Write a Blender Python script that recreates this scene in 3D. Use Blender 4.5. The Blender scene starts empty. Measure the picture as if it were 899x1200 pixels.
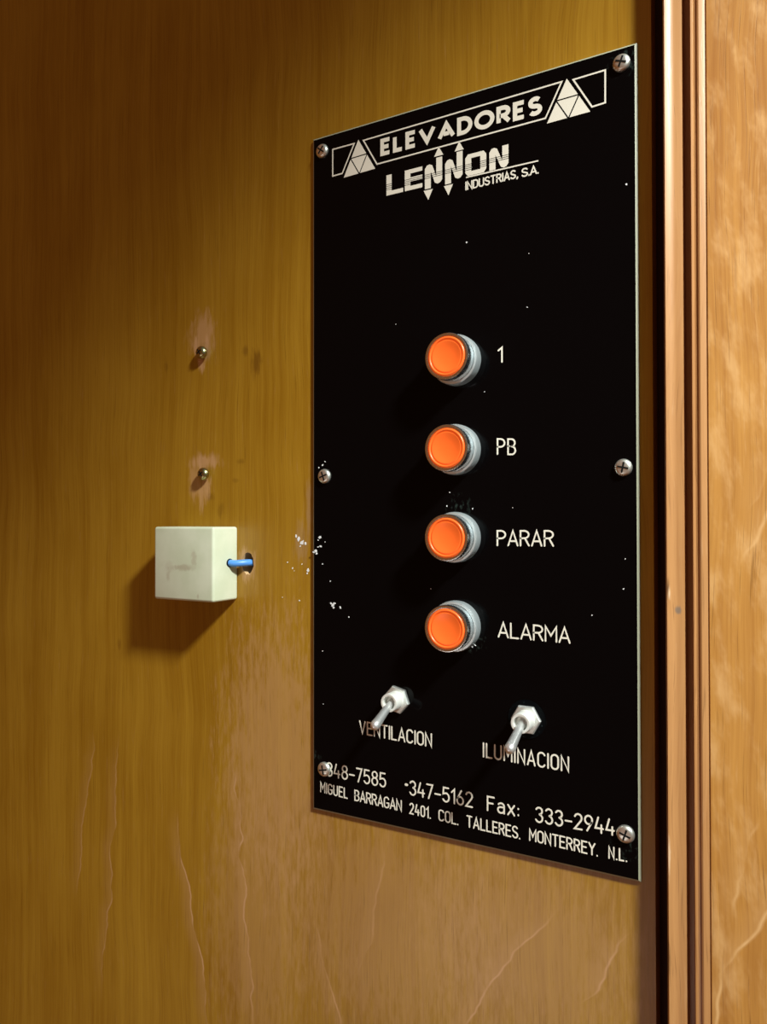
import bpy, bmesh, math, random
from mathutils import Vector, Matrix
random.seed(7)
S = bpy.context.scene
COL = S.collection
Z0 = 1.10                                   # height of the control plate's lower edge above the floor

# ------------------------------------------------------------------ camera
FOC = 880.0
RT = Vector((0.87315301, 0.48744497, -0.00110184))
UP = Vector((0.00639692, -0.0091984, 0.99993723))
FW = Vector((-0.48740424, 0.87310526, 0.01114976))
CAM = Vector((0.25538592, -0.37030431, 0.17136096 + Z0))
cd = bpy.data.cameras.new('camera'); cam = bpy.data.objects.new('camera', cd); COL.objects.link(cam)
cd.sensor_width = 36; cd.sensor_fit = 'AUTO'; cd.lens = 36 * FOC / 1200; cd.clip_start = 0.01
M4 = Matrix((RT, UP, -FW)).transposed().to_4x4(); M4.translation = CAM
cam.matrix_world = M4
S.camera = cam

# ------------------------------------------------------------------ light and exposure
w = bpy.data.worlds.new('world'); S.world = w; w.use_nodes = True
wn = w.node_tree; bg = wn.nodes['Background']
# warm bounce from the wood-lined cab, cooler towards the lit side at the upper right
tc = wn.nodes.new('ShaderNodeTexCoord'); dt = wn.nodes.new('ShaderNodeVectorMath'); dt.operation = 'DOT_PRODUCT'; dt.inputs[1].default_value = (0.80, -0.15, 0.58)
mr = wn.nodes.new('ShaderNodeMapRange'); mr.inputs[1].default_value = 0.25; mr.inputs[2].default_value = 0.85
mx = wn.nodes.new('ShaderNodeMix'); mx.data_type = 'RGBA'; mx.inputs[6].default_value = (1.0, 0.31, 0.06, 1); mx.inputs[7].default_value = (0.62, 0.98, 1.08, 1)
wn.links.new(tc.outputs['Generated'], dt.inputs[0]); wn.links.new(dt.outputs['Value'], mr.inputs[0]); wn.links.new(mr.outputs[0], mx.inputs[0]); wn.links.new(mx.outputs[2], bg.inputs[0])
bg.inputs[1].default_value = 0.18

def lamp(name, kind, loc, target, power, col=(1, 1, 1), **kw):
    d = bpy.data.lights.new(name, kind); o = bpy.data.objects.new(name, d); COL.objects.link(o)
    d.energy = power; d.color = col
    for k, v in kw.items(): setattr(d, k, v)
    o.location = loc
    o.rotation_euler = (Vector(target) - Vector(loc)).to_track_quat('-Z', 'Y').to_euler()
    return o
# the cab's ceiling downlight, up on the right
lamp('ceiling_spot', 'SPOT', (0.92, -0.47, Z0 + 0.97), (0.15, 0, Z0 + 0.07), 134, (0.97, 1.0, 0.93),
     spot_size=math.radians(39.5), spot_blend=1.0, shadow_soft_size=0.07)
# added area light, low on the left behind the camera, hazing the lower wall
lamp('low_fill_area', 'AREA', (-0.30, -1.5, Z0 - 0.97), (0.1, 0, Z0 + 0.0), 2.2, (1.0, 0.97, 0.92),
     shape='RECTANGLE', size=0.9, size_y=0.28)
S.view_settings.view_transform = 'Standard'; S.view_settings.look = 'None'
S.view_settings.gamma = 1; S.view_settings.use_curve_mapping = False
S.view_settings.exposure = 0.0

# ------------------------------------------------------------------ helpers
def P(px, py, d=0.0):
    """point of the wall (or of a plane d metres in front of it) that the photo shows at px, py -> (x, z)"""
    r = (px - 449.5) / FOC * RT - (py - 600) / FOC * UP + FW
    t = (-d - CAM.y) / r.y
    q = CAM + t * r
    return q.x, q.z

class NT:
    def __init__(s, name):
        s.m = bpy.data.materials.new(name); s.m.use_nodes = True; s.t = s.m.node_tree
        s.b = s.t.nodes['Principled BSDF']
    def new(s, typ, **kw):
        n = s.t.nodes.new(typ)
        for k, v in kw.items(): setattr(n, k, v)
        return n
    def put(s, sock, v):
        if isinstance(v, bpy.types.NodeSocket): s.t.links.new(v, sock)
        else: sock.default_value = v
    def math(s, op, a, b=0.0, clamp=False):
        n = s.new('ShaderNodeMath', operation=op, use_clamp=clamp)
        s.put(n.inputs[0], a); s.put(n.inputs[1], b); return n.outputs[0]
    def vec(s, x, y, z):
        n = s.new('ShaderNodeCombineXYZ')
        for i, v in enumerate((x, y, z)): s.put(n.inputs[i], v)
        return n.outputs[0]
    def noise(s, v, scale=1.0, detail=3.0, rough=0.5):
        n = s.new('ShaderNodeTexNoise'); s.put(n.inputs['Vector'], v)
        n.inputs['Scale'].default_value = scale; n.inputs['Detail'].default_value = detail; n.inputs['Roughness'].default_value = rough
        return n.outputs['Fac']
    def step(s, v, a, b):
        n = s.new('ShaderNodeMapRange', interpolation_type='SMOOTHSTEP'); s.put(n.inputs[0], v)
        n.inputs[1].default_value = a; n.inputs[2].default_value = b; return n.outputs[0]
    def mix(s, f, a, b, mode='MIX'):
        n = s.new('ShaderNodeMix', data_type='RGBA', blend_type=mode)
        s.put(n.inputs[0], f)
        for i, v in ((6, a), (7, b)):
            if not isinstance(v, bpy.types.NodeSocket): v = tuple(v) + ((1,) if len(v) == 3 else ())
            s.put(n.inputs[i], v)
        return n.outputs[2]
    def pos(s):
        g = s.new('ShaderNodeNewGeometry'); n = s.new('ShaderNodeSeparateXYZ'); s.t.links.new(g.outputs['Position'], n.inputs[0])
        return n.outputs
    def bump(s, h, strength=0.2, dist=0.0005):
        n = s.new('ShaderNodeBump'); s.put(n.inputs['Height'], h)
        n.inputs['Strength'].default_value = strength; n.inputs['Distance'].default_value = dist
        s.t.links.new(n.outputs[0], s.b.inputs['Normal'])
    def set(s, **kw):
        for k, v in kw.items():
            k = {'color': 'Base Color', 'rough': 'Roughness', 'metal': 'Metallic', 'spec': 'Specular IOR Level', 'coat': 'Coat Weight',
                 'coatr': 'Coat Roughness', 'emit': 'Emission Color', 'emits': 'Emission Strength', 'sss': 'Subsurface Weight'}[k]
            if isinstance(v, tuple) and len(v) == 3: v = v + (1,)
            s.put(s.b.inputs[k], v)
        return s

def wood(name, dark, light, pale, seed=0.0, wear_haze=(), lines=(), smudges=(), haze=0.0, rough=0.36, figure=0.0):
    n = NT(name); X, Y, Z = n.pos()
    xs = n.math('ADD', X, seed)
    warp = n.math('MULTIPLY', n.math('SUBTRACT', n.noise(n.vec(n.math('MULTIPLY', xs, 9), Y, n.math('MULTIPLY', Z, 6)), 1, 2), 0.5), 0.02)
    xw = n.math('ADD', xs, warp)
    def g(sx, sz, det=3, r=0.55): return n.noise(n.vec(n.math('MULTIPLY', xw, sx), n.math('MULTIPLY', Y, sx), n.math('MULTIPLY', Z, sz)), 1, det, r)
    fine = g(950, 16); mid = g(170, 3.0); wide = g(38, 1.6); blot = g(14, 7, 4)
    f = n.math('ADD', n.math('MULTIPLY', fine, 0.30), n.math('ADD', n.math('MULTIPLY', mid, 0.30), n.math('ADD', n.math('MULTIPLY', wide, 0.25), n.math('MULTIPLY', blot, 0.35))))
    col = n.mix(n.step(f, 0.38, 0.82), dark, light)
    pores = n.step(g(1500, 30, 2), 0.60, 0.72)
    flk = n.step(g(700, 45, 3), 0.60, 0.78)
    col = n.mix(n.math('MULTIPLY', flk, 0.12 + haze), col, pale)
    if figure:
        bl = n.noise(n.vec(n.math('ADD', n.math('MULTIPLY', xw, 85), n.math('MULTIPLY', Z, 14)), Y, n.math('MULTIPLY', Z, 30)), 1, 4, 0.6)
        col = n.mix(n.math('MULTIPLY', n.step(bl, 0.46, 0.70), figure), col, pale)
        dk = n.noise(n.vec(n.math('ADD', n.math('MULTIPLY', xw, 60), 9.0), Y, n.math('MULTIPLY', Z, 16)), 1, 4, 0.6)
        col = n.mix(n.math('MULTIPLY', n.step(dk, 0.52, 0.72), figure * 0.6), col, dark)
    for (x0, z0, x1, z1, amp, sd, wd, st) in lines:             # pale veins of the veneer's figure
        k = (x1 - x0) / (z1 - z0)
        wob = n.math('MULTIPLY', n.math('SUBTRACT', n.noise(n.vec(sd, 0.0, n.math('MULTIPLY', Z, 26)), 1, 3), 0.5), amp)
        cx = n.math('ADD', n.math('ADD', n.math('MULTIPLY', n.math('SUBTRACT', Z, z0), k), x0), wob)
        d = n.math('SUBTRACT', X, cx)
        ln = n.math('SUBTRACT', 1.0, n.step(n.math('ABSOLUTE', d), 0.0, wd))
        side = n.math('MULTIPLY', n.step(d, -0.012, 0.0), n.math('SUBTRACT', 1.0, n.step(d, 0.0, 0.0006)))
        lo, hi = min(z0, z1), max(z0, z1); e = (hi - lo) * 0.25
        rng = n.math('MULTIPLY', n.step(Z, lo - 0.002, lo + e), n.math('SUBTRACT', 1.0, n.step(Z, hi - e, hi)))
        brk = n.step(n.noise(n.vec(n.math('MULTIPLY', X, 60), sd, n.math('MULTIPLY', Z, 45)), 1, 3), 0.32, 0.6)
        a = n.math('MULTIPLY', n.math('MULTIPLY', n.math('ADD', n.math('MULTIPLY', ln, brk), n.math('MULTIPLY', side, 0.30)), rng), st, clamp=True)
        col = n.mix(a, col, pale)
    for (cx, cz, rx, rz, st, c) in smudges + wear_haze:
        dx = n.math('DIVIDE', n.math('SUBTRACT', X, cx), rx); dz = n.math('DIVIDE', n.math('SUBTRACT', Z, cz), rz)
        r2 = n.math('SQRT', n.math('ADD', n.math('MULTIPLY', dx, dx), n.math('MULTIPLY', dz, dz)))
        ns = n.noise(n.vec(n.math('MULTIPLY', X, 420), cx * 90, n.math('MULTIPLY', Z, 90)), 1, 4, 0.6)
        r2 = n.math('ADD', r2, n.math('MULTIPLY', n.math('SUBTRACT', ns, 0.5), 2.2))
        a = n.math('MULTIPLY', n.math('SUBTRACT', 1.0, n.step(r2, 0.35, 1.25)), st)
        col = n.mix(a, col, c)
    col = n.mix(n.math('MULTIPLY', pores, 0.36), col, tuple(c * 0.35 for c in dark))
    n.set(color=col, rough=n.math('ADD', rough - 0.06, n.math('MULTIPLY', blot, 0.14)), spec=0.45)
    n.bump(n.math('SUBTRACT', n.math('MULTIPLY', fine, 0.6), pores), 0.12, 0.0003)
    return n.m

def plain(name, color, **kw):
    return NT(name).set(color=color, **kw).m

def link(name, bm, mats, parent=None, smooth=None):
    """bm in world coordinates -> ONE mesh object with its origin at parent's origin"""
    bmesh.ops.recalc_face_normals(bm, faces=bm.faces)
    me = bpy.data.meshes.new(name)
    q = parent
    while q: bm.transform(Matrix.Translation(-Vector(q.location))); q = q.parent
    bm.to_mesh(me); bm.free()
    for m in (mats if isinstance(mats, (list, tuple)) else [mats]): me.materials.append(m)
    if smooth is not None:
        me.polygons.foreach_set('use_smooth', [True] * len(me.polygons))
        me.set_sharp_from_angle(angle=math.radians(smooth))
    o = bpy.data.objects.new(name, me); COL.objects.link(o)
    if parent: o.parent = parent
    return o
def place(o, v):
    """move a top-level mesh's origin to v without moving the mesh"""
    o.data.transform(Matrix.Translation(-Vector(v))); o.location = v
def tag(o, label=None, cat=None, group=None, kind=None):
    for k, v in (('label', label), ('category', cat), ('group', group), ('kind', kind)):
        if v: o[k] = v
    return o
def empty(name, loc):
    o = bpy.data.objects.new(name, None); COL.objects.link(o); o.location = loc; o.empty_display_size = 0.01; return o

def box(bm, x0, x1, y0, y1, z0, z1, bev=0.0, seg=2, mi=0):
    r = bmesh.ops.create_cube(bm, size=1.0)['verts']
    for v in r: v.co = Vector(((x0 + x1) / 2 + v.co.x * (x1 - x0), (y0 + y1) / 2 + v.co.y * (y1 - y0), (z0 + z1) / 2 + v.co.z * (z1 - z0)))
    fs = list({f for v in r for f in v.link_faces})
    for f in fs: f.material_index = mi
    if bev: bmesh.ops.bevel(bm, geom=list({e for v in r for e in v.link_edges}), offset=bev, segments=seg, affect='EDGES', profile=0.5)
def lathe(bm, c, prof, n=48, mi=0, rot=None, knurl=None):
    """revolve (radius, out) about the axis through c that points out of the wall (-Y), or along rot"""
    rows = []
    for (r, h) in prof:
        row = []
        if r < 1e-7: row = [bm.verts.new((0, -h, 0))]
        else:
            for i in range(n):
                a = 2 * math.pi * i / n
                rr = r * (1 - knurl[0] * (i % 2)) if knurl and knurl[1] <= h <= knurl[2] else r
                row.append(bm.verts.new((rr * math.cos(a), -h, rr * math.sin(a))))
        rows.append(row)
    for a, b in zip(rows, rows[1:]):
        for i in range(n):
            j = (i + 1) % n
            vs = [a[i % len(a)], a[j % len(a)], b[j % len(b)], b[i % len(b)]]
            vs = list(dict.fromkeys(vs))
            if len(vs) > 2: bm.faces.new(vs).material_index = mi
    M = Matrix.Translation(Vector(c)) @ (rot.to_4x4() if rot else Matrix.Identity(4))
    for row in rows:
        for v in row: v.co = M @ v.co
def prism(bm, pts, y0, y1, mi=0):
    """outline (x, z) between y0 (back) and y1 (front)"""
    a = [bm.verts.new((x, y0, z)) for x, z in pts]; b = [bm.verts.new((x, y1, z)) for x, z in pts]
    bm.faces.new(a).material_index = mi; bm.faces.new(b).material_index = mi
    for i in range(len(pts)):
        j = (i + 1) % len(pts); bm.faces.new((a[i], a[j], b[j], b[i])).material_index = mi
def ribbon(bm, pts, wd, y0, y1, closed=False, rnd=True):
    """a stroke of width wd along (x, z) points, mitred, with round or flat ends"""
    pts = [Vector(p) for p in pts]; n = len(pts); L, R = [], []
    for i, p in enumerate(pts):
        d0 = (p - pts[i - 1]) if (i or closed) else None
        d1 = (pts[(i + 1) % n] - p) if (i < n - 1 or closed) else None
        d0 = d0.normalized() if d0 else d1.normalized(); d1 = d1.normalized() if d1 else d0
        n0 = Vector((-d0.y, d0.x)); n1 = Vector((-d1.y, d1.x)); m = n0 + n1
        if m.length < 1e-6: m = n0
        m.normalize(); k = wd / 2 / max(0.42, m.dot(n0))
        L.append(p + m * k); R.append(p - m * k)
    def up(q, y): return bm.verts.new((q.x, y, q.y))
    lo = [(up(a, y0), up(b, y0)) for a, b in zip(L, R)]; hi = [(up(a, y1), up(b, y1)) for a, b in zip(L, R)]
    for i in range(n if closed else n - 1):
        j = (i + 1) % n
        bm.faces.new((hi[i][0], hi[j][0], hi[j][1], hi[i][1]))
        bm.faces.new((lo[i][0], lo[j][0], hi[j][0], hi[i][0])); bm.faces.new((lo[i][1], lo[j][1], hi[j][1], hi[i][1]))
    if not closed:
        for i, sg in ((0, -1), (n - 1, 1)):
            if rnd:
                d = (pts[i] - pts[i - 1 if i else 1]).normalized(); q = Vector((-d.y, d.x))
                mid = [up(pts[i] + (q * math.cos(t) + d * math.sin(t)) * wd / 2, y1) for t in (math.pi * k / 6 for k in range(1, 6))]
                ends = (hi[i][0], hi[i][1]) if i else (hi[i][1], hi[i][0])
                bm.faces.new([ends[0]] + mid + [ends[1]])
            bm.faces.new((lo[i][0], lo[i][1], hi[i][1], hi[i][0]))
def tube(bm, pts, r, n=16):
    pts = [Vector(p) for p in pts]; rows = []
    for i, p in enumerate(pts):
        d = (pts[min(i + 1, len(pts) - 1)] - pts[max(i - 1, 0)]).normalized()
        a = d.cross(Vector((0, 0, 1))).normalized(); b = d.cross(a)
        rows.append([bm.verts.new(p + (a * math.cos(t) + b * math.sin(t)) * r) for t in (2 * math.pi * k / n for k in range(n))])
    for q, s in zip(rows, rows[1:]):
        for k in range(n): bm.faces.new((q[k], q[(k + 1) % n], s[(k + 1) % n], s[k]))
    bm.faces.new(rows[0]); bm.faces.new(rows[-1])

# ------------------------------------------------------------------ materials
PALE = (0.58, 0.33, 0.16)
def W(px, py, rx, ry, st, c=PALE, d=0.0):
    x, z = P(px, py, d); return (x, z, rx, ry, st, c)
def V(x0, y0, x1, y1, amp, sd, wd=0.0011, st=0.8, d=0.0):
    a = P(x0, y0, d); b = P(x1, y1, d); return (a[0], a[1], b[0], b[1], amp, sd, wd, st)
BR = (0.10, 0.03, 0.003)
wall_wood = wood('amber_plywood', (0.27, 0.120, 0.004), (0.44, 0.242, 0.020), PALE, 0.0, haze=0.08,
    wear_haze=(W(238, 395, 0.011, 0.017, 0.6), W(230, 405, 0.0022, 0.007, 0.8), W(242, 404, 0.0018, 0.008, 0.8), W(236, 427, 0.003, 0.006, 0.8),
          W(240, 541, 0.013, 0.0055, 0.75), W(234, 548, 0.002, 0.010, 0.7), W(228, 566, 0.005, 0.012, 0.5), W(242, 570, 0.005, 0.010, 0.7), W(236, 580, 0.003, 0.012, 0.6),
          W(289, 660, 0.0075, 0.0105, 0.75), W(352, 637, 0.005, 0.014, 0.35, (0.42, 0.27, 0.17)), W(362, 600, 0.002, 0.02, 0.35, (0.42, 0.27, 0.17)),
          W(325, 880, 0.045, 0.085, 0.40), W(450, 1080, 0.07, 0.075, 0.26), W(620, 1110, 0.06, 0.06, 0.26), W(300, 1080, 0.04, 0.09, 0.25)),  # large pale patches: worn varnish plus reflection haze painted into the colour
    smudges=(W(300, 426, 0.004, 0.010, 0.55, BR), W(287, 412, 0.003, 0.004, 0.4, BR), W(282, 541, 0.0035, 0.002, 0.3, BR), W(276, 563, 0.003, 0.0015, 0.25, BR),
             W(246, 582, 0.004, 0.003, 0.35, BR), W(258, 598, 0.003, 0.005, 0.25, BR), W(140, 755, 0.002, 0.004, 0.3, BR), W(195, 430, 0.003, 0.003, 0.2, BR)),
    lines=(V(205, 940, 250, 1230, 0.02, 3.1), V(272, 850, 300, 1230, 0.03, 5.7), V(118, 1180, 142, 850, 0.02, 8.3, st=0.5), V(88, 1060, 112, 850, 0.02, 1.9, st=0.4),
           V(520, 1230, 660, 1060, 0.03, 4.4, st=0.6), V(690, 1180, 745, 1090, 0.03, 6.6, st=0.6), V(370, 1080, 400, 1210, 0.02, 2.6, st=0.6), V(460, 960, 420, 1160, 0.02, 9.4, st=0.35)))
raw_wood = plain('raw_wood', (0.62, 0.42, 0.22), rough=0.8)
trim_wood = wood('moulding_wood', (0.37, 0.170, 0.060), (0.53, 0.275, 0.105), (0.66, 0.42, 0.23), 3.7, haze=0.16, rough=0.36,
    smudges=(W(783.5, 690, 0.0008, 0.006, 0.8, (0.07, 0.03, 0.01), 0.0085), W(785, 695, 0.0007, 0.004, 0.7, (0.8, 0.6, 0.4), 0.0085), W(783, 1122, 0.0013, 0.012, 0.75, (0.16, 0.08, 0.03), 0.0085),
             W(795.5, 715, 0.0013, 0.0018, 0.75, (0.16, 0.14, 0.12), 0.007), W(785, 1000, 0.0006, 0.010, 0.6, (0.8, 0.6, 0.4), 0.0085)))
side_wood = wood('jamb_veneer', (0.31, 0.120, 0.022), (0.54, 0.265, 0.062), (0.70, 0.42, 0.18), 1.3, haze=0.16, rough=0.36, figure=0.55,
    lines=(V(838, 1150, 925, 1030, 0.02, 2.2, 0.0016, 0.8, 0.012), V(850, 1080, 890, 960, 0.02, 7.2, 0.0014, 0.5, 0.012), V(842, 1230, 842, 1140, 0.01, 4.9, 0.0012, 0.7, 0.012),
           V(868, 660, 925, 560, 0.02, 5.5, 0.0016, 0.6, 0.012), V(872, 600, 905, 520, 0.02, 1.1, 0.0014, 0.4, 0.012)))
dark_back = plain('shadow_gap_board', (0.05, 0.014, 0.004), rough=0.7)  # near-black colour stands in for the shade inside the gap and hole
n_ = NT('black_laminate'); X_, Y_, Z_ = n_.pos(); col = (0.0015, 0.0015, 0.0018, 1)
for px, py, dx, dz in ((728, 73, .002, -.001), (733, 980, .001, -.003), (376, 900, -.004, .003), (540, 596, 0, 0), (556, 750, 0, 0)):
    sx, sz = P(px, py); ax = n_.math('SUBTRACT', X_, sx + dx); az = n_.math('SUBTRACT', Z_, sz + dz)
    rr = n_.math('SQRT', n_.math('ADD', n_.math('MULTIPLY', ax, ax), n_.math('MULTIPLY', az, az)))
    sc = n_.step(n_.noise(n_.vec(n_.math('MULTIPLY', X_, 380), Y_, n_.math('MULTIPLY', Z_, 260)), 1, 5, 0.65), 0.52, 0.66)
    col = n_.mix(n_.math('MULTIPLY', sc, n_.math('SUBTRACT', 1.0, n_.step(rr, 0.004, 0.0095))), col, (0.020, 0.030, 0.026))
n_.set(color=col, rough=0.07, spec=0.12); black_lam = n_.m
white_core = plain('cream_core', (0.38, 0.40, 0.29), rough=0.5)
engrave = plain('engraved_cream', (0.86, 0.83, 0.72), rough=0.6)
n_ = NT('chrome'); X_, Y_, Z_ = n_.pos()
n_.set(color=(0.80, 0.86, 0.88), metal=1.0, rough=n_.math('ADD', 0.20, n_.math('MULTIPLY', n_.noise(n_.vec(X_, Y_, Z_), 900, 3), 0.12))); chrome = n_.m
satin = plain('satin_nickel', (0.76, 0.86, 0.90), metal=0.78, rough=0.38)
nut_m = plain('nut_steel', (0.78, 0.82, 0.80), metal=0.75, rough=0.36)
lever_m = plain('lever_steel', (0.84, 0.87, 0.88), metal=0.8, rough=0.34)
screw_steel = plain('screw_steel', (0.80, 0.82, 0.76), metal=0.9, rough=0.36)
brass = plain('tarnished_brass', (0.42, 0.40, 0.20), metal=1.0, rough=0.28)
slot_shade = plain('recess_shade', (0.010, 0.010, 0.009), rough=0.8, spec=0.1)  # near-black colour standing in for shade inside screw crosses and the cable hole
zinc = plain('zinc_plated_steel', (0.86, 0.88, 0.84), metal=0.35, rough=0.42)
wash = NT('scuffed_washer'); a_, b_, c_ = wash.pos()
wash.set(color=wash.mix(wash.step(wash.noise(wash.vec(a_, b_, c_), 800, 5, 0.7), 0.60, 0.72), (0.0015, 0.002, 0.0025), (0.10, 0.16, 0.18)), rough=0.5, spec=0.05); wash = wash.m
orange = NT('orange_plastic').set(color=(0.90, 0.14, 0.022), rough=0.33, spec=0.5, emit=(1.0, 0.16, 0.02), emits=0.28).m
n_ = NT('aged_white_plastic'); X_, Y_, Z_ = n_.pos()
def blob(n, cx, cz, rx, rz, st):
    dx = n.math('DIVIDE', n.math('SUBTRACT', X_, cx), rx); dz = n.math('DIVIDE', n.math('SUBTRACT', Z_, cz), rz)
    r = n.math('ADD', n.math('SQRT', n.math('ADD', n.math('MULTIPLY', dx, dx), n.math('MULTIPLY', dz, dz))),
               n.math('MULTIPLY', n.math('SUBTRACT', n.noise(n.vec(X_, Y_, Z_), 260, 4, 0.6), 0.5), 1.8))
    return n.math('MULTIPLY', n.math('SUBTRACT', 1.0, n.step(r, 0.3, 1.2)), st)
col = n_.mix(n_.step(n_.noise(n_.vec(X_, Y_, Z_), 55, 4), 0.35, 0.7), (0.60, 0.66, 0.49), (0.68, 0.73, 0.57))
for px, py, rx, rz, st in ((214, 665, 0.011, 0.0022, 0.5), (227, 654, 0.0025, 0.006, 0.4), (197, 675, 0.002, 0.004, 0.35), (232, 699, 0.0012, 0.0018, 0.5), (198, 664, 0.006, 0.004, 0.2)):
    bx, bz = P(px, py, 0.023)
    col = n_.mix(blob(n_, bx, bz, rx, rz, st), col, (0.38, 0.31, 0.22))
n_.set(color=col, rough=0.42, spec=0.45); aged = n_.m
blue = plain('blue_insulation', (0.09, 0.30, 0.78), rough=0.35)
fleck_m = plain('dried_white_paint', (0.85, 0.88, 0.90), rough=0.7)

# ------------------------------------------------------------------ setting
GAP_X = P(766, 600)[0]
ZLO, ZHI = Z0 - 0.45, Z0 + 0.85
hx, hz = P(290.5, 660)
bm = bmesh.new()
outer = [bm.verts.new(p) for p in ((-0.75, 0, ZLO), (GAP_X, 0, ZLO), (GAP_X, 0, ZHI), (-0.75, 0, ZHI))]
inner = []
for i in range(28):
    a = 2 * math.pi * i / 28; k = 1 + random.uniform(-0.07, 0.07)
    inner.append(bm.verts.new((hx + 0.0046 * k * math.cos(a), 0, hz + 0.0070 * k * math.sin(a))))
ed = [bm.edges.new((l[i], l[(i + 1) % len(l)])) for l in (outer, inner) for i in range(len(l))]
bmesh.ops.triangle_fill(bm, edges=ed, use_beauty=True, normal=(0, -1, 0))
for f in list(bm.faces):
    c = f.calc_center_median()
    if (c.x - hx) ** 2 + (c.z - hz) ** 2 < 0.0035 ** 2: bm.faces.remove(f)
ret = bmesh.ops.extrude_face_region(bm, geom=list(bm.faces))
for v in [g for g in ret['geom'] if isinstance(g, bmesh.types.BMVert)]: v.co.y += 0.012
for f in bm.faces:
    c = f.calc_center_median()
    if abs(f.normal.y) < 0.5 and (c.x - hx) ** 2 + (c.z - hz) ** 2 < 0.009 ** 2: f.material_index = 1
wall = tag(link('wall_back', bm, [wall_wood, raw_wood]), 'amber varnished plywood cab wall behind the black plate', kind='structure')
bm = bmesh.new(); box(bm, -0.75, 0.75, 0.0125, 0.024, ZLO, ZHI)
tag(link('wall_backing', bm, dark_back), 'added backing board coloured dark for the shade in the narrow gap beside the moulding', kind='structure')

def strip(name, prof, mats, back):
    """a vertical strip with the outline prof [(x, out)] from left to right, closed at the back"""
    bm = bmesh.new(); pts = [(x, -o) for x, o in prof] + [(prof[-1][0], back), (prof[0][0], back)]
    lo = [bm.verts.new((x, y, ZLO)) for x, y in pts]; hi = [bm.verts.new((x, y, ZHI)) for x, y in pts]
    bm.faces.new(lo); bm.faces.new(hi)
    for i in range(len(pts)):
        j = (i + 1) % len(pts); bm.faces.new((lo[i], lo[j], hi[j], hi[i]))
    return link(name, bm, mats, smooth=35)
def X(px, d): return P(px, 610, d)[0]
prof = [(X(779.6, 0.0075), 0.0045), (X(779.7, 0.0091), 0.0091), (X(780.4, 0.0101), 0.0101), (X(781.4, 0.0105), 0.0105), (X(783.5, 0.0102), 0.0102), (X(787, 0.0095), 0.0095), (X(790.5, 0.0088), 0.0088),
        (X(794, 0.0085), 0.0085), (X(799, 0.0084), 0.0084), (X(802, 0.0081), 0.0081), (X(803.3, 0.0070), 0.0070), (X(805, 0.0035), 0.0035), (X(811.3, 0.0035), 0.0035), (X(811.6, 0.0095), 0.0095), (X(812.4, 0.0103), 0.0103), (X(814.6, 0.0101), 0.0101), (X(815.4, 0.0097), 0.0097),
        (X(819.3, 0.0098), 0.0098), (X(820.2, 0.0104), 0.0104), (X(822, 0.0106), 0.0106), (X(825.5, 0.0102), 0.0102), (X(829.4, 0.0096), 0.0096)]
trim = tag(strip('trim_1', prof, trim_wood, 0.0124), 'stepped wooden moulding with a dark groove beside the plate', kind='structure')
x0 = X(830.2, 0.0095)
tag(strip('wall_right', [(x0 - 0.0001, 0.0091), (x0 + 0.0004, 0.0097), (0.30, -0.0035), (0.75, -0.0035)], side_wood, 0.0124), 'lighter orange veneer panel right of the moulding', kind='structure')

# dried paint and glue flecks
def flecks(name, spots, y, parent):
    bm = bmesh.new()
    for (px, py, r) in spots:
        cx, cz = P(px, py, -y); k = random.randint(5, 8); el = random.uniform(0.5, 1.0); ro = random.uniform(0, 3.14)
        pts = []
        for i in range(k):
            a = 2 * math.pi * i / k; rr = r * random.uniform(0.55, 1.2)
            u, v = rr * math.cos(a), rr * el * math.sin(a)
            pts.append((cx + u * math.cos(ro) - v * math.sin(ro), cz + u * math.sin(ro) + v * math.cos(ro)))
        prism(bm, pts, y + 0.0001, y - 0.00012)
    return link(name, bm, fleck_m, parent)
o = flecks('paint_flecks', [(347, 628, .0013), (350, 632, .0015), (354, 636, .0017), (358, 637, .0010), (352, 640, .0008), (337, 659, .0005), (343, 666, .0007), (345, 669, .0005),
                      (361, 668, .0012), (354, 661, .0006), (351, 704, .0006), (360, 672, .0007), (331, 700, .0003)], 0.0, wall)
tag(o, 'white paint chips on the plywood', kind='stuff')

# ------------------------------------------------------------------ control plate
PT = 0.0020
corners = [P(*c, PT) for c in ((366.3, 163.3), (746.3, 49.3), (751, 1034.5), (366.3, 948))]     # TL TR BR BL
plate = empty('elevator_control_panel', (corners[3][0], 0, corners[3][1]))
tag(plate, 'tall black engraved elevator control plate screwed to the plywood wall', 'control panel')
bm = bmesh.new()
def inset(pts, d):
    cx = sum(p[0] for p in pts) / 4; cz = sum(p[1] for p in pts) / 4
    return [(x + (d if x < cx else -d), z + (d if z < cz else -d)) for x, z in pts]
rings = [[bm.verts.new((x, y, z)) for x, z in pts] for pts, y in
         ((corners, 0.0), (corners, -PT + 0.0007), (inset(corners, 0.0010), -PT))]
for a, b in zip(rings, rings[1:]):
    for i in range(4): bm.faces.new((a[i], a[(i + 1) % 4], b[(i + 1) % 4], b[i])).material_index = 1
bm.faces.new(rings[0]).material_index = 1; bm.faces.new(rings[-1]).material_index = 0
link('plate', bm, [black_lam, white_core], plate)
Y0, Y1 = -PT + 0.00005, -PT - 0.00006

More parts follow.
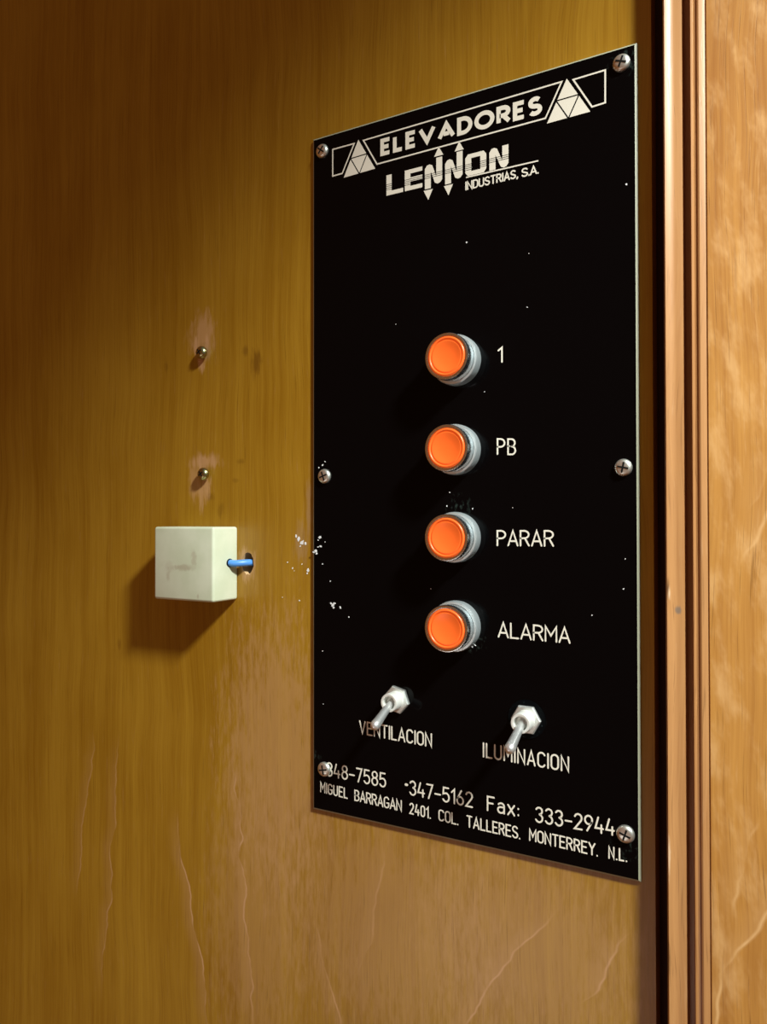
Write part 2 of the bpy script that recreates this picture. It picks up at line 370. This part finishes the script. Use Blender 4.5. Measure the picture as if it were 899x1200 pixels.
# stroke alphabet: unit cap height, each glyph (width, [polylines])
def arc(cx, cy, rx, ry, a0, a1, n=8):
    return [(cx + rx * math.cos(math.radians(a0 + (a1 - a0) * i / n)), cy + ry * math.sin(math.radians(a0 + (a1 - a0) * i / n))) for i in range(n + 1)]
def oval(w, y0=0.0, y1=1.0):
    r = w / 2; c = w / 2
    return arc(c, y1 - r, r, r, 0, 180) + arc(c, y0 + r, r, r, 180, 360) + [(w, y1 - r)]
G = {
 'A': (.52, [[(0, 0), (.26, 1), (.52, 0)], [(.08, .3), (.44, .3)]]),
 'B': (.46, [[(0, .53), (.25, .53)] + arc(.23, .765, .2, .235, -90, 90)[0:] + [(0, 1), (0, 0), (.22, 0)] + arc(.22, .265, .24, .265, -90, 90) ]),
 'C': (.48, [arc(.24, .76, .24, .24, 20, 180) + arc(.24, .24, .24, .24, 180, 340)]),
 'D': (.48, [[(0, 0), (0, 1), (.2, 1)] + arc(.2, .72, .28, .28, 90, 0) + arc(.2, .28, .28, .28, 0, -90) + [(0, 0)]]),
 'E': (.42, [[(.42, 1), (0, 1), (0, 0), (.42, 0)], [(0, .52), (.36, .52)]]),
 'F': (.44, [[(.44, 1), (0, 1), (0, 0)], [(0, .54), (.36, .54)]]),
 'G': (.48, [arc(.24, .76, .24, .24, 20, 180) + arc(.24, .24, .24, .24, 180, 360) + [(.48, .46), (.27, .46)]]),
 'I': (.0, [[(0, 0), (0, 1)]]),
 'L': (.40, [[(0, 1), (0, 0), (.40, 0)]]),
 'M': (.56, [[(0, 0), (0, 1), (.28, .38), (.56, 1), (.56, 0)]]),
 'N': (.48, [[(0, 0), (0, 1), (.48, 0), (.48, 1)]]),
 'O': (.48, [oval(.48)]),
 'P': (.45, [[(0, 0), (0, 1), (.2, 1)] + arc(.2, .74, .25, .26, 90, -90) + [(0, .48)]]),
 'R': (.46, [[(0, 0), (0, 1), (.2, 1)] + arc(.2, .75, .25, .25, 90, -90) + [(0, .5)], [(.24, .5), (.46, 0)]]),
 'S': (.46, [arc(.23, .77, .22, .23, 25, 180, 8) + arc(.23, .76, .22, .24, 190, 235, 3) + [(.36, .43)] + arc(.23, .24, .23, .24, 40, 0, 3) + arc(.23, .24, .23, .24, -10, -160, 8)]),
 'T': (.46, [[(0, 1), (.46, 1)], [(.23, 1), (.23, 0)]]),
 'U': (.48, [[(0, 1)] + arc(.24, .24, .24, .24, 180, 360) + [(.48, 1)]]),
 'V': (.50, [[(0, 1), (.25, 0), (.50, 1)]]),
 'Y': (.50, [[(0, 1), (.25, .5), (.50, 1)], [(.25, .5), (.25, 0)]]),
 '0': (.46, [oval(.46)]),
 '1': (.20, [[(0, .78), (.2, 1), (.2, 0)]]),
 '2': (.46, [arc(.23, .76, .22, .24, 165, 0, 8) + arc(.1, .76, .35, .36, -10, -35, 3) + [(0, 0), (.46, 0)]]),
 '3': (.46, [arc(.23, .77, .21, .23, 155, -80, 9) + arc(.23, .265, .23, .265, 80, -155, 9)]),
 '4': (.48, [[(.18, 1), (0, .28), (.48, .28)], [(.37, .52), (.37, 0)]]),
 '5': (.46, [[(.42, 1), (.05, 1), (.02, .55)] + arc(.22, .31, .24, .31, 120, -150, 10)]),
 '6': (.46, [[(.32, 1), (.06, .48)] + arc(.23, .28, .23, .28, 150, 510, 14)]),
 '7': (.44, [[(0, 1), (.44, 1), (.14, 0)]]),
 '8': (.46, [arc(.23, .77, .20, .23, -90, 270, 14), arc(.23, .27, .23, .27, 90, 450, 14)]),
 '9': (.46, [[(.14, 0), (.40, .52)] + arc(.23, .72, .23, .28, -30, 330, 14)]),
 '-': (.40, [[(0, .42), (.40, .42)]]),
 '.': (.0, [[(0, 0), (0, .02)]]), ',': (.06, [[(.06, .04), (0, -.16)]]), ':': (.0, [[(0, .08), (0, .11)], [(0, .52), (0, .55)]]),
 'a': (.42, [arc(.22, .50, .2, .2, 150, 0, 7) + [(.42, 0)], [(.42, .42), (.18, .42)] + arc(.18, .21, .18, .21, 90, 270, 8) + [(.30, .02), (.42, .14)]]),
 'x': (.42, [[(0, 0), (.42, .7)], [(0, .7), (.42, 0)]]),
}
GB = {
 'E': (.46, [[(.46, 1), (0, 1), (0, 0), (.46, 0)], [(.05, .5), (.40, .5)]]), 'L': (.44, [[(0, 1), (0, 0), (.44, 0)]]),
 'V': (.80, [[(0, 1), (.40, .06), (.80, 1)]]), 'A': (.80, [[(0, 0), (.40, .94), (.80, 0)], [(.24, .26), (.56, .26)]]),
 'D': (.64, [[(0, 0), (0, 1), (.22, 1)] + arc(.22, .5, .42, .5, 80, -80, 12) + [(.22, 0), (0, 0)]]), 'O': (.88, [arc(.44, .5, .44, .5, 0, 360, 28)]),
 'R': (.54, [[(0, 0), (0, 1), (.26, 1)] + arc(.26, .73, .26, .27, 80, -80, 10) + [(.26, .46), (.05, .46)], [(.28, .42), (.56, 0)]]),
 'S': (.50, [arc(.25, .75, .24, .25, 35, 180, 9) + arc(.25, .74, .24, .24, 195, 250, 4) + arc(.25, .26, .25, .24, 70, 10, 4) + arc(.25, .25, .25, .25, 0, -150, 10)]),
}
def word(s, xL, yL, xR, yR, hpx, wd, gap=.20, rnd=True, name='engraved_text', said=None, font=G):
    """engrave s from the pixel (xL, yL) to (xR, yR) along its baseline, capitals hpx pixels tall at the left end"""
    a = Vector(P(xL, yL, PT)); b = Vector(P(xR, yR, PT)); h = P(xL, yL - hpx, PT)[1] - a.y
    wu = wd / h
    tot = sum(font[c][0] for c in s) + gap * (len(s) - 1) + wu
    k = (b.x - a.x) / tot; bm = bmesh.new(); u = wu / 2; ns = 0
    for c in s:
        gw, strokes = font[c]
        for st in strokes:
            pts = []
            for p in st:
                t = (p[0] + u) * k; q = Vector((a.x + t, a.y + (b.y - a.y) * t / (b.x - a.x) + wd / 2 + p[1] * (h - wd)))
                if not pts or (q - pts[-1]).length > 1e-6: pts.append(q)
            cl = len(pts) > 3 and (pts[0] - pts[-1]).length < 1e-6
            if cl: pts.pop()
            ns += 1; ribbon(bm, pts, wd, Y0, Y1 - 9e-6 * (ns % 4), cl, rnd)
        u += gw + gap
    return tag(link(name, bm, engrave, plate), said or ('engraved cream lettering %s' % s))
SW = 0.00085
word('1', 583, 425, 589.5, 425, 18.7, SW, said='engraved cream numeral 1')
word('PB', 582.3, 533, 605, 533.6, 19.6, SW, .22)
word('PARAR', 582, 640, 649.6, 640.8, 18.9, SW, .16)
word('ALARMA', 583.3, 747, 669, 754.6, 18.6, SW, .15)
word('VENTILACION', 421, 859.8, 506.4, 876.2, 16, SW, .21)
word('ILUMINACION', 566, 887.6, 667.2, 905.3, 17.8, SW, .23)
for s, xl, yl, xr, yr, h, g in (('348-7585', 382.5, 909.4, 452.6, 923.6, 16.8, .20), ('347-5162', 479.6, 931.6, 554.4, 947, 17.6, .20), ('Fax:', 570.6, 950.2, 608.5, 958, 18, .26), ('333-2944', 627, 963.6, 720.8, 980, 19, .20)):
    word(s, xl, yl, xr, yr, h, SW, g)
bx, bz = P(476.4, 919.5, PT); bm = bmesh.new(); ribbon(bm, [(bx - .0004, bz), (bx + .0004, bz)], 0.0014, Y0, Y1); tag(link('engraved_dot', bm, engrave, plate), 'engraved dot before 347')
for s, xl, yl, xr, yr, h, g in (('MIGUEL', 375.4, 928.4, 407.6, 936.4, 12.6, .24), ('BARRAGAN', 415.4, 938.3, 471, 951.3, 13.2, .17), ('2401.', 480, 953.7, 504.8, 959.8, 13.5, .27), ('COL.', 514, 961.7, 537.2, 967.3, 13.8, .2),
                                ('TALLERES.', 546.9, 969.2, 609.8, 983.8, 14.2, .2), ('MONTERREY.', 620.2, 985.2, 700.8, 1004, 14.6, .2), ('N.L.', 713.2, 1006.3, 735, 1010.4, 15.2, .28)):
    word(s, xl, yl, xr, yr, h, 0.00075, g, said='small engraved word of the bottom address line')

# heading: frames, triangles, bold title, striped trade name
def pp(*pts): return [P(x, y, PT) for x, y in pts]
for fr, cl, lab in ((((390, 175.2), (415.2, 168.2), (401.2, 203.2), (390, 206.4)), True, 'left open frame line'),
               (((426, 164.6), (658.4, 95.8), (639.3, 138.6), (441.9, 192.4)), True, 'long frame line around the title'),
               (((671.9, 93.4), (709.4, 82.1), (709.4, 120.3), (693.9, 125.2)), True, 'right open frame line')):
    bm = bmesh.new(); ribbon(bm, pp(*fr), 0.0008, Y0, Y1, cl, False); tag(link('frame_line', bm, engrave, plate), lab)
def lerp(a, b, t): return a + (b - a) * t
for ap, bl, br in (((420, 162.4), (402.0, 209.3), (440.8, 198)), ((664.3, 90.5), (639.8, 146), (693.4, 131.2))):
    A, B, C = [Vector(p) for p in pp(ap, bl, br)]; mab, mac, mbc = (A + B) / 2, (A + C) / 2, (B + C) / 2
    bm = bmesh.new()
    for t in ((A, mab, mac), (mab, B, mbc), (mac, mbc, C), (mab, mac, mbc)):
        c = sum(t, Vector((0, 0))) / 3
        prism(bm, [tuple(c + (v - c) * 0.90) for v in t], Y0, Y1)
    tag(link('triangle_emblem', bm, engrave, plate), 'cream triangle split into four triangles')
word('ELEVADORES', 445.8, 183.4, 635.6, 133.6, 20.2, 0.0023, .34, False, 'engraved_title', 'bold engraved title ELEVADORES', GB)

bm = bmesh.new()
zb = P(453, 229.5, PT)[1]; zt = P(453, 205.7, PT)[1]; hh = zt - zb
def xp(px): return P(px, 205, PT)[0]
def poly(pts): prism(bm, [(xp(x), zb + y * hh) for x, y in pts], Y0, Y1)
t_ = .20
poly([(453, 1), (459, 1), (459, t_), (472.5, t_), (472.5, 0), (453, 0)])                                             # L
poly([(474.5, 1), (495, 1), (495, .80), (481, .80), (481, .61), (495, .61), (495, .41), (481, .41), (481, .20), (495, .20), (495, 0), (474.5, 0)])   # E
def en(x0, x1, sw, top, bot):
    """an N whose left stem reaches down to bot and whose right stem reaches up to top"""
    poly([(x0, bot), (x0, .82), (x0 + sw * .35, .97), (x0 + sw * .8, 1), (x0 + sw * 1.25, .93), (x1 - sw, .34), (x1 - sw, top), (x1, top), (x1, .16), (x1 - sw * .35, .03), (x1 - sw * .8, 0),
          (x1 - sw * 1.25, .07), (x0 + sw, .66), (x0 + sw, bot)])
def arrow(xc, hw, y, dy): poly([(xc - hw, y), (xc + hw, y), (xc, y + dy)])
en(498, 518.3, 6.9, 1.23, -.14)
en(521.7, 542.2, 6.9, 1.25, -.14)
for xc, s in ((501.9, -1), (525.6, -1)): arrow(xc, 5.3, -.20, -.48)
for xc in (514.3, 538.3): arrow(xc, 5.4, 1.30, .42)
poly([(545.4, .16), (545.4, .84), (548.5, 1), (567, 1), (570, .84), (563, .8), (552.4, .8), (552.4, .2)]); poly([(570, .84), (570, .16), (567, 0), (548.5, 0), (545.4, .16), (552.4, .2), (563, .2), (563, .8)])   # O
en(573.6, 596, 7.2, 1.0, 0)
for k in range(4):                                                          # thin lines cut through the letters
    z = zb + hh * (.28 + .085 * k); hw = hh * .014
    for zz in (z - hw, z + hw): bmesh.ops.bisect_plane(bm, geom=list(bm.verts) + list(bm.edges) + list(bm.faces), plane_co=(0, 0, zz), plane_no=(0, 0, 1))
    bmesh.ops.delete(bm, geom=[f for f in bm.faces if abs(f.calc_center_median().z - z) < hw * .9], context='FACES')
tag(link('engraved_name', bm, engrave, plate), 'large striped trade lettering with arrow-tipped strokes')
bm = bmesh.new(); ribbon(bm, pp((546.3, 208), (630.9, 188.4)), 0.0007, Y0, Y1, False, False); tag(link('underline', bm, engrave, plate), 'thin cream line under the striped lettering')
word('INDUSTRIAS,', 545.4, 223.4, 607.5, 208.6, 10.4, 0.00075, .19, True)
word('S.A.', 611, 208.2, 631.8, 203.4, 10.6, 0.00075, .14, True)

# screws of the plate
def phillips(bm, c, r, h, ang, base):
    """pan head with a cross recess: a domed lathe with dark bars laid on for the shade of the cross"""
    lathe(bm, (c[0], -base, c[1]), [(r * .98, 0), (r, h * .25), (r * .95, h * .55), (r * .78, h * .85), (r * .5, h * .98), (0, h * 1.02)], 32)
    for k in (0, 1):
        a = ang + k * math.pi / 2; d = Vector((math.cos(a), math.sin(a))); q = Vector((-d.y, d.x)); pts = []
        for s, t in ((-.62, -.10), (.62, -.10), (.62, .10), (-.62, .10)): pts.append(tuple(Vector(c) + d * r * s + q * r * t))
        prism(bm, pts, -base - h * .6, -base - h * 1.0 - (0.00012 + .00003 * k), 1)
for px, py, ang, r in ((377, 176.5, .9, .0041), (728, 73, 1.2, .0042), (379.6, 558, .35, .0043), (730.4, 547.8, 1.35, .0042), (379.4, 901.8, .2, .0043), (732.8, 978, 1.25, .0043)):
    c = P(px, py, PT + .0012); bm = bmesh.new(); phillips(bm, c, r, .0024, ang, PT)
    link('screw', bm, [screw_steel, slot_shade], plate, 40)

# push buttons
def button(px, py, lab):
    c = P(px, py, 0.0175)
    bm = bmesh.new()
    lathe(bm, (c[0], 0, c[1]), [(.0118, PT), (.0118, .0115), (.0120, .0122), (.0122, .0165), (.01195, .0174), (.0114, .0176), (.0106, .0174), (.0105, .0155), (0, .0155)], 64)
    body = tag(link('push_button', bm, chrome, plate, 40), lab)
    bm = bmesh.new()
    lathe(bm, (c[0], 0, c[1]), [(.0119, PT), (.0131, PT + .0002), (.0134, .0042), (.0134, .0078), (.0130, .0086), (.0119, .0088)], 128, knurl=(.018, .004, .0080))
    k = link('knurled_ring', bm, satin, body, 40)
    bm = bmesh.new()
    lathe(bm, (c[0], 0, c[1]), [(.0103, .0150), (.0103, .0170), (.0100, .0177), (.0095, .0179), (.0091, .0177), (.00885, .0170), (.0086, .0171), (.0083, .0174), (.0078, .0173), (.006, .0167), (.003, .0163), (0, .0162)], 64)
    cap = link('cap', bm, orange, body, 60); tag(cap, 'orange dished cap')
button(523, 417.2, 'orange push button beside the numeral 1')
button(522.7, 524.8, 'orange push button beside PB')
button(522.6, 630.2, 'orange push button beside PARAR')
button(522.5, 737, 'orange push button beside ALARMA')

# toggle switches
def toggle(px, py, nutang, dx, tilt, lab, washer):
    c = P(px, py, PT + 0.0025)
    bm = bmesh.new()
    lathe(bm, (c[0], 0, c[1]), [(.0050, PT), (.0050, .0118), (.0048, .0123), (.0042, .0124), (.0036, .0122), (.0035, .0085), (0, .0085)], 40)
    body = tag(link('toggle_switch', bm, zinc, plate, 35), lab)
    bm = bmesh.new()
    pts = [(.0078 * math.cos(nutang + k * math.pi / 3), .0078 * math.sin(nutang + k * math.pi / 3)) for k in range(6)]
    rows = []
    for s, y in ((1, PT), (1, PT + .0018), (.93, PT + .0025), (.66, PT + .0025)):
        rows.append([bm.verts.new((c[0] + x * s, -y, c[1] + z * s)) for x, z in pts])
    for a, b in zip(rows, rows[1:]):
        for i in range(6): bm.faces.new((a[i], a[(i + 1) % 6], b[(i + 1) % 6], b[i]))
    bm.faces.new(rows[0])
    link('hex_nut', bm, nut_m, body)
    if washer:
        bm = bmesh.new(); lathe(bm, (c[0], 0, c[1]), [(.0098, PT), (.0098, PT + .0004), (.0060, PT + .0005)], 40); link('washer', bm, wash, body)
    bm = bmesh.new()
    rot = Matrix.Rotation(dx, 3, 'Z') @ Matrix.Rotation(tilt, 3, 'X')
    lathe(bm, (c[0], -.0088, c[1]), [(r_ * 1.12, h_ * 1.32) for r_, h_ in ((.0015, -.001), (.0016, .002), (.0018, .0035), (.0020, .008), (.0022, .0125), (.0024, .0145), (.0023, .0155), (.0018, .0165), (.0009, .0170), (0, .0171))], 28, rot=rot)
    link('lever', bm, lever_m, body, 60)
    ctr = (c[0], -.0088, c[1])
toggle(463.5, 820.5, math.radians(-12), 0.0, math.radians(25), 'toggle switch above VENTILACION', False)
toggle(615.6, 844, math.radians(0), 0.0, math.radians(24), 'toggle switch above ILUMINACION', True)

o = flecks('paint_flecks', [(375, 629.5, .0012), (373, 633, .0005), (376, 640, .0009), (373, 641, .0007), (370, 646, .0011), (368, 647, .0012), (371, 649, .0007), (381, 635, .0004), (378, 661, .0005), (387, 681, .0004),
     (388, 707, .0009), (390, 709, .0013), (392, 707, .0010), (391, 712, .0008), (399, 712, .0008), (409, 723, .0006), (379, 825, .0004), (378, 763, .0004),
     (547, 284, .0005), (464, 380, .0004), (618, 360, .0005), (734, 216, .0006), (568, 459, .0004), (527, 577, .0005), (554, 596, .0006), (524, 593, .0005), (733, 655, .0004), (731, 690, .0006),
     (560, 745, .0007), (553, 757, .0008), (557, 756, .0006), (548, 757, .0005), (694, 721, .0005), (381, 541, .0006), (378, 545, .0007), (374, 548, .0006), (620, 297, .0003), (505, 690, .0004), (601, 595, .0003)], -PT, plate)
tag(o, 'specks of white paint on the plate', kind='stuff')

# ------------------------------------------------------------------ junction box, its cable, and the two bare screws
x0, z0b = P(280, 703); x1 = P(253, 662, .0225)[0]
bx0, bx1 = -0.1065, -0.0568; bz0, bz1 = Z0 + .1215, Z0 + .1675
bm = bmesh.new(); box(bm, bx0, bx1, -.0229, 0, bz0, bz1, .0017, 4)
jb = link('junction_box', bm, aged, None, 40)
tag(jb, 'small square cream plastic box mounted on the wall left of the plate', 'junction box'); place(jb, (bx0, 0, bz0))
wz = Z0 + 0.1449
bm = bmesh.new(); prism(bm, [(0, 0), (1, 0), (1, 1), (0, 1)], 0, 1); bm.clear()
pts = [(bx1 + .00004, -.0100), (bx1 + .00004, -.0052)]
ring = [bm.verts.new((bx1 + .00006, -.0078 + .0032 * math.cos(t), wz + .0027 * math.sin(t))) for t in (2 * math.pi * k / 20 for k in range(20))]
ring2 = [bm.verts.new((bx1 - .0003, v.co.y, v.co.z)) for v in ring]
bm.faces.new(ring); bm.faces.new(ring2)  # thin dark disc for the hole's shade, the box side is not cut
for i in range(20): bm.faces.new((ring[i], ring[(i + 1) % 20], ring2[(i + 1) % 20], ring2[i]))
tag(link('cable_hole_shade', bm, slot_shade, jb), 'dark disc standing in for the shaded cable hole in the side')
bm = bmesh.new()
tube(bm, [(bx1 + .0001, -.0078, wz), (bx1 + .0015, -.0077, wz - .0001), (bx1 + .0035, -.0070, wz - .0003), (hx - .0022, -.0048, wz - .0001), (hx + .0002, -.0020, wz + .0001), (hx + .0013, .0015, wz + .0001), (hx + .0017, .0105, wz)], .0021, 20)
cb = tag(link('cable', bm, blue, None, 50), 'short blue cable running from the cream box into the wall hole', 'cable'); place(cb, (hx, 0, wz))

def bare(px, py, lab):
    c = P(px, py, .003); bm = bmesh.new()
    lathe(bm, (c[0], 0, c[1]), [(.0019, -.004), (.0019, .0015), (.0039, .0016), (.0042, .0026), (.0040, .0038), (.0031, .0049), (.0016, .0055), (0, .0056)], 28)
    s = link('screw', bm, brass, None, 40)
    place(s, (c[0], 0, c[1])); tag(s, lab, 'screw', 'bare brass screws in the plywood')
    bm = bmesh.new()
    for k in (0, 1):
        a = .6 + k * math.pi / 2; d = Vector((math.cos(a), math.sin(a))); q = Vector((-d.y, d.x))
        prism(bm, [tuple(Vector(c) + d * .0019 * s_ + q * .0004 * t) for s_, t in ((-1, -1), (1, -1), (1, 1), (-1, 1))], -.0045, -.00568 - .00002 * k)
    link('cross_recess_shade', bm, slot_shade, s)  # dark bars on the head painted as the shade of the cross
bare(236, 413, 'upper bare brass screw in the wall, worn pale streak above it')
bare(238, 555.5, 'lower bare brass screw in the wall, just above the cream box')
